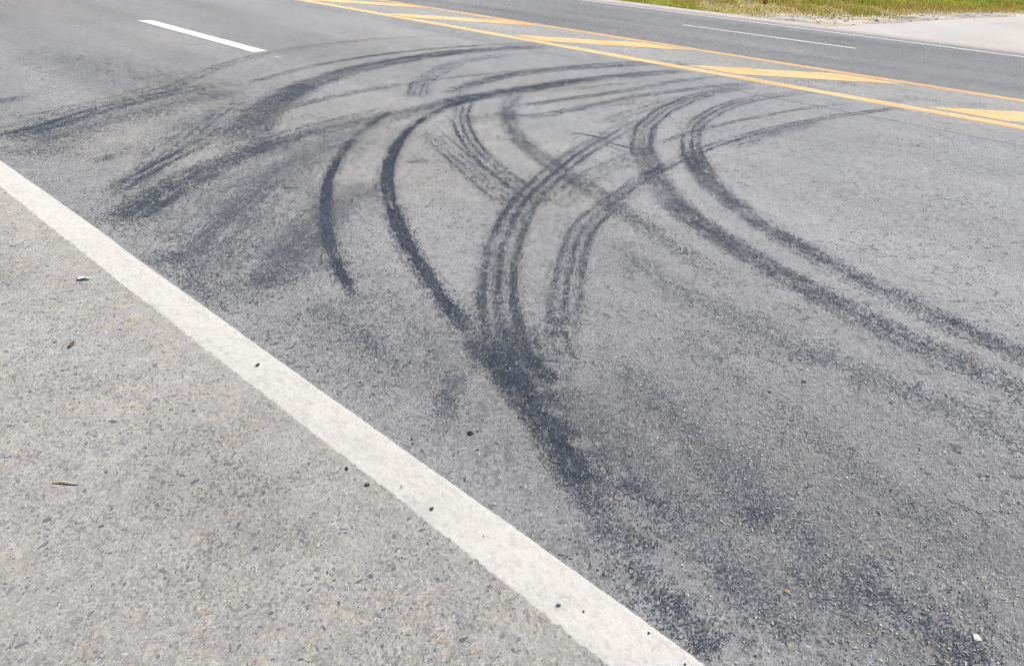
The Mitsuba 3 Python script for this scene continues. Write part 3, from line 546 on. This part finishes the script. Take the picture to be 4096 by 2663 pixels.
chip_field("road__pale_chips", 420000, (-1.5, 8, -8.5, -0.97), pale_density, 0.0009, 0.0042, CHIP_COLOURS, (0.0036, 0.0044), "pale stone flecks showing in the asphalt", rs)
chip_field("road__pale_grit", 300000, (-0.8, 4.2, -4.6, -0.97), lambda xy: np.clip(1.3 - near(xy) * 0.26, 0.1, 1) * np.clip(-(xy[:, 1] + 0.8) * 1.1, 0.15, 1), 0.0008, 0.0026,
           CHIP_COLOURS, (0.0037, 0.0046), "fine pale grit shining through the rubber near the edge line", rs)
DARKS = np.array([[0.07, 0.077, 0.09], [0.09, 0.096, 0.108], [0.12, 0.12, 0.125], [0.08, 0.075, 0.07]])


def dark_density(xy):
    al, ac = -0.85 * xy[:, 0] - 0.53 * xy[:, 1], 0.53 * xy[:, 0] - 0.85 * xy[:, 1]      # wheels drag the tar along their way
    cl = 0.5 * meshkit.fbm(np.c_[al * 0.9, ac * 4.5, al * 0], 3, 17) + 0.5 * meshkit.fbm(np.c_[al * 2.5, ac * 14, al * 0], 3, 19)
    st = meshkit.noise(np.c_[al * 9, ac * 18, al * 0], 18)
    return np.clip((cl - 0.43) * 2.6, 0.05, 1) * np.clip((st - 0.42) * 3.2, 0.02, 1) * np.clip(1.3 - near(xy) * 0.14, 0.1, 1)


chip_field("road__dark_flecks", 520000, (-1.5, 9, -9, -0.97), dark_density, 0.0016, 0.0065, DARKS, (0.0010, 0.0018), "dark tarry flecks in the asphalt", rs)


# ------------------------------------------------------------------ loose things on the road
def pebble(key, x, y, size0, rgb, label, category="pebble", flat=0.55, z=0.0, seed=0, group=None):
    import trimesh
    size = size0 * 0.7
    m = trimesh.creation.icosphere(2, 1.0)
    v = np.array(m.vertices)
    v *= (0.75 + 0.5 * meshkit.noise(v * 1.7 + seed, 50 + seed))[:, None]
    rr = np.random.default_rng(seed)
    a = rr.uniform(0, 3.1)
    v = v * [size / 2, size / 2 * rr.uniform(0.55, 0.8), size / 2 * flat]
    v = v @ np.array([[math.cos(a), math.sin(a), 0], [-math.sin(a), math.cos(a), 0], [0, 0, 1]])
    v[:, 2] = np.maximum(v[:, 2], -size * 0.12)
    v += [x, y, z + size * 0.11]
    mat = f"pebble_tone_{len([k for k in scene if k.startswith('pebble_tone')])}"
    speckle(mat, [c * 0.7 for c in rgb], [c * 1.3 for c in rgb], 180.0)
    obj(key, (v, np.array(m.faces)), mat, label, category, group, smooth=35)


BLACK, GREY = [0.055, 0.059, 0.068], [0.14, 0.145, 0.15]
on = 0.005
pebble("pebble", 0.97, -0.862, 0.017, [0.09, 0.095, 0.10], "grey pebble with a pale centre lying on the white edge line", seed=1, z=on, flat=0.5)
pebble("pebble", 0.55, -0.862, 0.014, GREY, "small sharp grey pebble standing on the white edge line", seed=2, z=on, flat=0.8)
pebble("pebble", 0.365, -0.945, 0.008, BLACK, "tiny black round pebble near the right edge of the white line", seed=3, z=on)
pebble("pebble", 0.27, -0.935, 0.007, BLACK, "tiny black pebble on the white line at the bottom of the view", seed=4, z=on)
pebble("pebble", 0.50, -0.889, 0.007, BLACK, "tiny dark pebble in the middle of the white edge line", seed=5, z=on)
pebble("pebble", 0.81, -0.889, 0.006, BLACK, "dark speck of stone on the white line above the sharp grey pebble", seed=6, z=on)
pebble("pebble", 1.87, -0.895, 0.022, [0.07, 0.07, 0.07], "long dark pebble lying on the white edge line, farthest up the line", seed=7, z=on, flat=0.3)
pebble("pebble", 1.16, -0.80, 0.022, BLACK, "black oval pebble on the shoulder against the white line", seed=8)
pebble("pebble", 1.25, -0.80, 0.020, [0.06, 0.045, 0.035], "brown-black broken pebble at the ragged edge of the white line", seed=9)
pebble("pebble", 0.80, -1.23, 0.021, BLACK, "black round pebble lying in the foot of the dark tyre mark", seed=10)
pebble("pebble", 0.19, -1.27, 0.021, [0.46, 0.29, 0.12], "orange-tan pebble on the road, largest of the tan pebbles", seed=11)
pebble("pebble", 0.28, -1.16, 0.013, [0.32, 0.2, 0.12], "small brown pebble on the road nearest the white line", seed=12)
pebble("pebble", 0.66, -1.22, 0.014, [0.46, 0.33, 0.17], "small yellow-tan pebble below the black round pebble", seed=13)
pebble("pebble", 0.16, -1.45, 0.015, [0.55, 0.49, 0.3], "pale yellow crumbly pebble on the road surface", seed=14)
pebble("pebble", 1.63, -1.2, 0.016, [0.5, 0.48, 0.42], "pale grey pebble in the thin dark streak left of the Y", seed=15)
pebble("pebble", 2.73, -1.26, 0.03, BLACK, "flat black pebble on the road beside the smeared dark patch", seed=16, flat=0.3)
pebble("pebble", 2.59, -1.13, 0.024, BLACK, "flat black pebble on the road nearer the white line", seed=17, flat=0.3)
pebble("pebble", 0.51, -2.18, 0.026, BLACK, "black elongated pebble on the clean grey asphalt at right", seed=18, flat=0.35)
pebble("pebble", 0.57, -2.03, 0.02, BLACK, "squat black pebble left of the elongated one", seed=19, flat=0.35)
pebble("pebble", 1.02, -2.06, 0.018, BLACK, "small black pebble near the dotted dark band", seed=20, flat=0.3)

# black rubber shard
v, f = stones(np.array([[1.12, -1.15]]), np.array([0.011]), np.array([0.005]), np.random.default_rng(5), k=9, stretch=0.9)
plain("shard_black", [0.018, 0.02, 0.026], 0.45)
obj("rubber_shard", (v[0], f), "shard_black", "jagged black shard of rubber lying on the grey asphalt", "rubber shard")

# pale flake
plain("flake_white", [0.60, 0.58, 0.54], 0.7)
v, f = chips(np.array([[-0.17, -1.45]]), np.array([0.012]), np.array([0.004]), 6, np.random.default_rng(8), 0.2, 0.1)
v = np.vstack([v, v - [0, 0, 0.003]])
f = np.vstack([f, f[:, ::-1] + 6, [[i, 6 + i, 6 + (i + 1) % 6] for i in range(6)], [[i, 6 + (i + 1) % 6, (i + 1) % 6] for i in range(6)]])
obj("stone_flake", (v, f), "flake_white", "flat cream stone flake lying on the road at the lower right", "stone flake")

# crumpled scrap of white paper, edges curled
nx, ny = 18, 12
U, V = np.meshgrid(np.linspace(-1, 1, nx), np.linspace(-1, 1, ny), indexing="ij")
wob = meshkit.noise(np.stack([U * 2.2, V * 2.2, U * 0], -1), 71)
out = 1 + 0.35 * (meshkit.noise(np.stack([U * 3 + 9, V * 3, U * 0], -1), 72) - 0.5)
L, Wd = 0.024 * U * out, 0.013 * V * out * (1 - 0.35 * U * (U > 0))
Z = 0.006 + 0.012 * (wob - 0.4) + 0.006 * np.abs(V) ** 3 - 0.004 * np.abs(U)
v = np.stack([L, Wd, np.maximum(Z, 0.0035)], -1).reshape(-1, 3)
ang = YAW - math.pi / 2 + 0.12
v = v @ np.array([[math.cos(ang), math.sin(ang), 0], [-math.sin(ang), math.cos(ang), 0], [0, 0, 1]]) + [2.905, -0.728, 0]
i, j = np.meshgrid(np.arange(nx - 1), np.arange(ny - 1), indexing="ij")
a = (i * ny + j).ravel()
f = np.stack([a, a + ny, a + ny + 1, a + 1], 1)
n = len(v)
f = np.vstack([f[:, [0, 1, 2]], f[:, [0, 2, 3]]])
f = np.vstack([f, f[:, ::-1] + n])
v = np.vstack([v, v - [0, 0, 0.0008]])
plain("paper", [0.72, 0.715, 0.70], 0.6)
obj("paper_scrap", (v, f), "paper", "crumpled scrap of white paper on the pale shoulder", "paper scrap", smooth=50)


def rod(key, pts, radii, mat, label, category):
    import trimesh
    p, k = np.array(pts, float), 7
    rows = []
    for i in range(len(p)):
        t = p[min(i + 1, len(p) - 1)] - p[max(i - 1, 0)]
        t /= np.linalg.norm(t)
        s = np.cross(t, [0, 0, 1.0])
        s /= np.linalg.norm(s) + 1e-9
        b = np.cross(s, t)
        an = np.arange(k) * 2 * np.pi / k
        rows.append(p[i] + radii[i] * (np.cos(an)[:, None] * s + np.sin(an)[:, None] * b))
    v = np.vstack(rows)
    f = []
    for i in range(len(p) - 1):
        for j in range(k):
            f += [[i * k + j, i * k + (j + 1) % k, (i + 1) * k + (j + 1) % k], [i * k + j, (i + 1) * k + (j + 1) % k, (i + 1) * k + j]]
    for i in range(1, k - 1):
        f += [[0, i + 1, i], [len(v) - k, len(v) - k + i, len(v) - k + i + 1]]
    return obj(key, (v, np.array(f)), mat, label, category, smooth=40)


speckle("stick_wood", [0.42, 0.38, 0.26], [0.55, 0.5, 0.38], 150.0)
rod("stick", [(1.735, -0.232, 0.004), (1.72, -0.248, 0.006), (1.70, -0.262, 0.005), (1.688, -0.272, 0.004)], [0.003, 0.0036, 0.0034, 0.0026], "stick_wood", "short pale stick lying on the stony shoulder", "stick")
plain("thread_green", [0.05, 0.24, 0.17], 0.6)
rod("thread", [(3.37, -1.93, 0.004), (3.35, -1.945, 0.006), (3.33, -1.96, 0.004), (3.325, -1.985, 0.006), (3.34, -2.0, 0.004)], [0.0022] * 5, "thread_green", "short green thread lying on the road near the dark hook mark", "thread")
plain("chip_yellow", [0.66, 0.4, 0.1], 0.7)
v, f = chips(np.array([[1.84, -7.36]]), np.array([0.03]), np.array([0.006]), 6, np.random.default_rng(3), 0.6, 0.1)
v = np.vstack([v, v - [0, 0, 0.004]])
f = np.vstack([f, f[:, ::-1] + 6, [[i, 6 + i, 6 + (i + 1) % 6] for i in range(6)], [[i, 6 + (i + 1) % 6, (i + 1) % 6] for i in range(6)]])
obj("paint_chip", (v, f), "chip_yellow", "yellow paint chip on the asphalt just before the yellow line", "paint chip")
plain("leaf_brown", [0.13, 0.085, 0.05], 0.7)
U = np.linspace(-1, 1, 9)
half = 0.007 * (1 - U ** 2) ** 0.7
v = np.vstack([np.stack([0.017 * U, half, 0.004 + 0.004 * U ** 2 + 0.002], 1), np.stack([0.017 * U, half * 0, 0.003 + 0.004 * U ** 2], 1), np.stack([0.017 * U, -half, 0.004 + 0.004 * U ** 2], 1)])
v = v @ np.array([[0.64, -0.76, 0], [0.76, 0.64, 0], [0, 0, 1]]) + [2.41, -0.51, 0]
i = np.arange(8)
f = np.vstack([np.stack([i, i + 9, i + 10, i + 1], 1), np.stack([i + 9, i + 18, i + 19, i + 10], 1)])
obj("leaf", (v, f), "leaf_brown", "curled dry brown leaf on the pale shoulder", "leaf", smooth=True)
th = np.linspace(0.2, 2.6, 12)
rod("road__paint_drip", np.stack([7.03 + 0.05 * np.cos(th), -4.18 + 0.06 * np.sin(th), np.full(12, 0.001)], 1), [0.008] * 12, "bright_paint", "small curl of spilt white paint past the end of the lane dash", None)

# ------------------------------------------------------------------ grass beyond the far shoulder
EDGE_Y = np.array([-14.9, -15.3, -15.9, -16.6, -17.7, -19.9, -22.3, -23.3, -25.9, -35.0, -60.0])
EDGE_X = np.array([6.95, 6.5, 6.45, 6.05, 5.35, 4.9, 4.75, 4.4, 3.5, 2.2, -2.0])


def edge_x(y):
    return np.interp(-y, -EDGE_Y, EDGE_X)


CLEAR = np.array([(8.83, -17.39), (8.47, -18.79), (8.27, -19.15), (7.93, -21.0), (7.5, -22.95)])


def clearing(xy):
    """Trodden grass on the road side of the things that stand in it."""
    out = np.ones(len(xy))
    for px, py in CLEAR:
        along = (xy[:, 0] - px + 0.2) * 0.45 - (xy[:, 1] - py) * -0.89
        side = (xy[:, 0] - px + 0.2) * 0.89 + (xy[:, 1] - py) * 0.45
        out = np.where((np.abs(side) < 0.55) & (along > -0.1) & (along < 1.7), 0.28, out)
    return out


def grass(key, n, box, dens, colour, hmin, hmax, label, seed):
    g = np.random.default_rng(seed)
    xy = scatter(n, *box, g)
    inside = (xy[:, 0] > edge_x(xy[:, 1]) + 0.5 * (meshkit.noise(np.c_[xy * 2.3, xy[:, 0] * 0], 41) - 0.5)) & (xy[:, 1] < -14.98 + 0.16 * (meshkit.noise(np.c_[xy * 1.8, xy[:, 0] * 0], 42) - 0.6))
    xy = xy[inside]
    xy = xy[g.uniform(0, 1, len(xy)) < dens(xy)]
    m = len(xy)
    rim = np.clip(np.minimum((xy[:, 0] - edge_x(xy[:, 1])) / 1.2, (-14.9 - xy[:, 1]) / 0.5), 0.12, 1)
    hh = g.uniform(hmin, hmax, m) * rim * (0.6 + 0.8 * meshkit.noise(np.c_[xy * 1.3, xy[:, 0] * 0], 43))
    hh = hh * clearing(xy)
    w = g.uniform(0.004, 0.009, m) * (0.7 + 0.03 * np.abs(xy[:, 1]))
    a, lean = g.uniform(0, 6.28, m), g.uniform(0.1, 0.75, m)
    dx, dy = np.cos(a), np.sin(a)
    b = g.uniform(0, 6.28, m)
    wx, wy = np.cos(b) * w, np.sin(b) * w
    z0 = -0.03
    mid = np.stack([xy[:, 0] + dx * hh * lean * 0.3, xy[:, 1] + dy * hh * lean * 0.3, z0 + hh * 0.6], 1)
    tip = np.stack([xy[:, 0] + dx * hh * lean, xy[:, 1] + dy * hh * lean, z0 + hh], 1)
    base = np.c_[xy, np.full(m, z0)]
    o = np.stack([wx, wy, wx * 0], 1)
    v = np.stack([base - o, base + o, mid - o * 0.8, mid + o * 0.8, tip], 1)
    f = np.array([[0, 1, 3], [0, 3, 2], [2, 3, 4]])
    c = colour(xy, g)
    obj(key, many(v, f), "grass_blade", label, key.replace("_", " "), kind="stuff", color=np.repeat(c, 5, 0))


def greenness(xy):
    front = np.clip((xy[:, 1] + 16.3) / 0.9, 0, 1) * np.clip((xy[:, 0] - 6.9) / 0.5, 0, 1)
    back = np.clip((-22.0 - xy[:, 1]) / 3.0, 0, 1) * np.clip((xy[:, 0] - edge_x(xy[:, 1]) - 0.8) / 1.0, 0, 1)
    nz = meshkit.fbm(np.c_[xy * 0.9, xy[:, 0] * 0], 3, 51)
    return np.clip(0.9 * np.maximum(front, 0.85 * back) + 2.6 * (nz - 0.53) + 0.02, 0, 1)


def green_colour(xy, g):
    t = g.uniform(0, 1, (len(xy), 1))
    s = meshkit.noise(np.c_[xy * 1.1, xy[:, 0] * 0], 61)[:, None]
    return (np.array([0.31, 0.43, 0.04]) * (1 - t) + np.array([0.72, 0.68, 0.14]) * t) * (0.65 + 0.7 * s) * g.uniform(0.75, 1.2, (len(xy), 1))


def dry_colour(xy, g):
    t = g.uniform(0, 1, (len(xy), 1))
    return (np.array([0.53, 0.42, 0.11]) * (1 - t) + np.array([0.68, 0.54, 0.19]) * t) * g.uniform(0.7, 1.2, (len(xy), 1))


BOX = (1.0, 18.0, -46.0, -14.9)
thin = lambda xy: np.clip(1.35 + (xy[:, 1] + 15) * 0.03, 0.45, 1)  # noqa: E731
grass("grass", 190000, BOX, lambda xy: greenness(xy) * thin(xy), green_colour, 0.07, 0.20, "green roadside grass growing beyond the far shoulder", 81)
grass("dry_grass", 150000, BOX, lambda xy: np.clip(0.85 - 0.75 * greenness(xy), 0.12, 1) * thin(xy), dry_colour, 0.05, 0.17, "dry straw-coloured grass between the green clumps", 82)

# rubble and broken asphalt between the grass and the driveway
rr = np.random.default_rng(91)
y = rr.uniform(-24.5, -15.2, 500)
xy = np.stack([edge_x(y) + rr.normal(-0.3, 0.35, len(y)), y], 1)
r = np.clip(rr.lognormal(math.log(0.015), 0.5, len(xy)), 0.005, 0.05)
v, f = stones(xy, r, 0.3 * r, rr)
v[..., 2] -= 0.028
col = np.array([[0.3, 0.3, 0.31], [0.42, 0.34, 0.26], [0.22, 0.22, 0.23], [0.5, 0.44, 0.37]])[rr.integers(0, 4, len(xy))] * rr.uniform(0.7, 1.2, (len(xy), 1))
obj("rubble", many(v, f), "tinted_stone", "loose rubble and sandy stones between grass and driveway", "rubble", kind="stuff", color=np.repeat(col, v.shape[1], 0))
pebble("rock", 5.06, -17.84, 0.14, [0.17, 0.14, 0.12], "brown stone lying on the sand before the driveway edge", "rock", seed=33, flat=0.5, z=-0.03)


# ------------------------------------------------------------------ things standing in the grass
def beam(a, b, w, t, side):
    """A squared timber from a to b, w wide along side."""
    a, b, side = (np.asarray(q, float) for q in (a, b, side))
    d = (b - a) / np.linalg.norm(b - a)
    side = side - d * (side @ d)
    side /= np.linalg.norm(side)
    n = np.cross(d, side)
    c = [(-1, -1), (1, -1), (1, 1), (-1, 1)]
    v = np.array([p + side * w / 2 * i + n * t / 2 * j for p in (a, b) for i, j in c])
    f = [[0, 1, 5], [0, 5, 4], [1, 2, 6], [1, 6, 5], [2, 3, 7], [2, 7, 6], [3, 0, 4], [3, 4, 7], [0, 3, 2], [0, 2, 1], [4, 5, 6], [4, 6, 7]]
    f = np.array(f)
    cen = v.mean(0)
    nn = np.cross(v[f[:, 1]] - v[f[:, 0]], v[f[:, 2]] - v[f[:, 0]])
    bad = (nn * (v[f].mean(1) - cen)).sum(1) < 0
    f[bad] = f[bad][:, ::-1]
    return v, f


speckle("board_grey", [0.30, 0.31, 0.35], [0.37, 0.38, 0.42], 6.0)
plain("timber_white", [0.68, 0.68, 0.68], 0.6)


def sign_board(fx, fy, label):
    """A low grey board seen from behind on raking white legs; the strut stands at its right-hand side."""
    key = numbered("sign_board__panel")[: -len("__panel")] if "sign_board__panel" not in scene else "sign_board_001"
    right = np.array([math.sin(YAW), -math.cos(YAW), 0.0])
    away = np.array([math.cos(YAW), math.sin(YAW), 0.0])
    g = np.array([fx, fy, -0.03])
    z = np.array([0, 0, 1.0])
    c = g - right * 0.36
    scene[key + "__panel"] = ply(beam(c + z * 0.11, c + z * 0.75 + away * 0.12, 0.44, 0.018, right), "board_grey")
    scene[key + "__leg"] = ply(beam(g, g - right * 0.42 + z * 0.62 - away * 0.02, 0.055, 0.03, right), "timber_white")
    scene[key + "__leg_001"] = ply(beam(g - right * 0.36 + away * 0.55, g - right * 0.36 + z * 0.74 + away * 0.14, 0.05, 0.03, right), "timber_white")
    labels[key] = {"label": label, "category": "sign board", "group": "low grey boards standing in the grass"}


sign_board(8.83, -17.39, "low grey board with a raking white leg, standing nearer the road in the grass")
sign_board(8.47, -18.79, "low grey board with a raking white leg, standing beside the terracotta pot")

an = np.arange(24) * 2 * np.pi / 24
rings = [(0.05, 0.0), (0.07, 0.115), (0.08, 0.115), (0.081, 0.14), (0.073, 0.14), (0.066, 0.112), (0.048, 0.03)]
v = np.vstack([np.stack([np.cos(an) * q, np.sin(an) * q, np.full(24, z)], 1) for q, z in rings] + [[[0, 0, 0.03]], [[0, 0, 0.0]]]) + [8.27, -19.15, -0.03]
f = []
for k in range(6):
    for j in range(24):
        f += [[k * 24 + j, k * 24 + (j + 1) % 24, (k + 1) * 24 + (j + 1) % 24], [k * 24 + j, (k + 1) * 24 + (j + 1) % 24, (k + 1) * 24 + j]]
for j in range(24):
    f += [[6 * 24 + j, 6 * 24 + (j + 1) % 24, 168], [(j + 1) % 24, j, 169]]
speckle("terracotta", [0.42, 0.13, 0.07], [0.52, 0.2, 0.12], 20.0)
obj("flower_pot", (v, np.array(f)), "terracotta", "terracotta red pot standing in the grass beside a grey board", "flower pot", smooth=40)


def crumple(key, x, y, size, mat, label, category, seed, lift=0.0, squash=0.6):
    import trimesh
    m = trimesh.creation.icosphere(3, 1.0)
    v = np.array(m.vertices)
    k = meshkit.noise(v * 2.6 + seed, 90 + seed)
    v *= (0.6 + 0.8 * np.abs(k - 0.5) * 2 + 0.25 * meshkit.noise(v * 6 + seed, 95))[:, None]
    v *= [size, size * 0.7, size * squash]
    v += [x, y, lift + size * 0.3]
    obj(key, (v, np.array(m.faces)), mat, label, category)


plain("litter_white", [0.72, 0.70, 0.70], 0.6)
plain("litter_yellow", [0.72, 0.55, 0.03], 0.5)
crumple("litter", 7.93, -21.0, 0.09, "litter_white", "crumpled white litter in the grass left of the yellow bag", "litter", 1, 0.1)
crumple("litter", 7.50, -22.95, 0.15, "litter_yellow", "bright yellow plastic bag lying in the green grass", "litter", 2, 0.12)
crumple("litter", 5.60, -30.9, 0.12, "litter_white", "left one of two white scraps at the top of the grass near the right corner", "litter", 3, 0.12)
crumple("litter", 5.36, -31.1, 0.11, "litter_white", "right one of two white scraps at the top of the grass near the right corner", "litter", 4, 0.12)
crumple("litter", 4.70, -33.7, 0.12, "litter_white", "white scrap in the grass at the far right corner", "litter", 5, 0.14)
rod("twig", [(8.05, -19.6, 0.10), (7.85, -19.75, 0.22), (7.6, -19.9, 0.34)], [0.012, 0.01, 0.008], "stick_wood", "bare pale twig leaning out of the grass right of the pot", "twig")
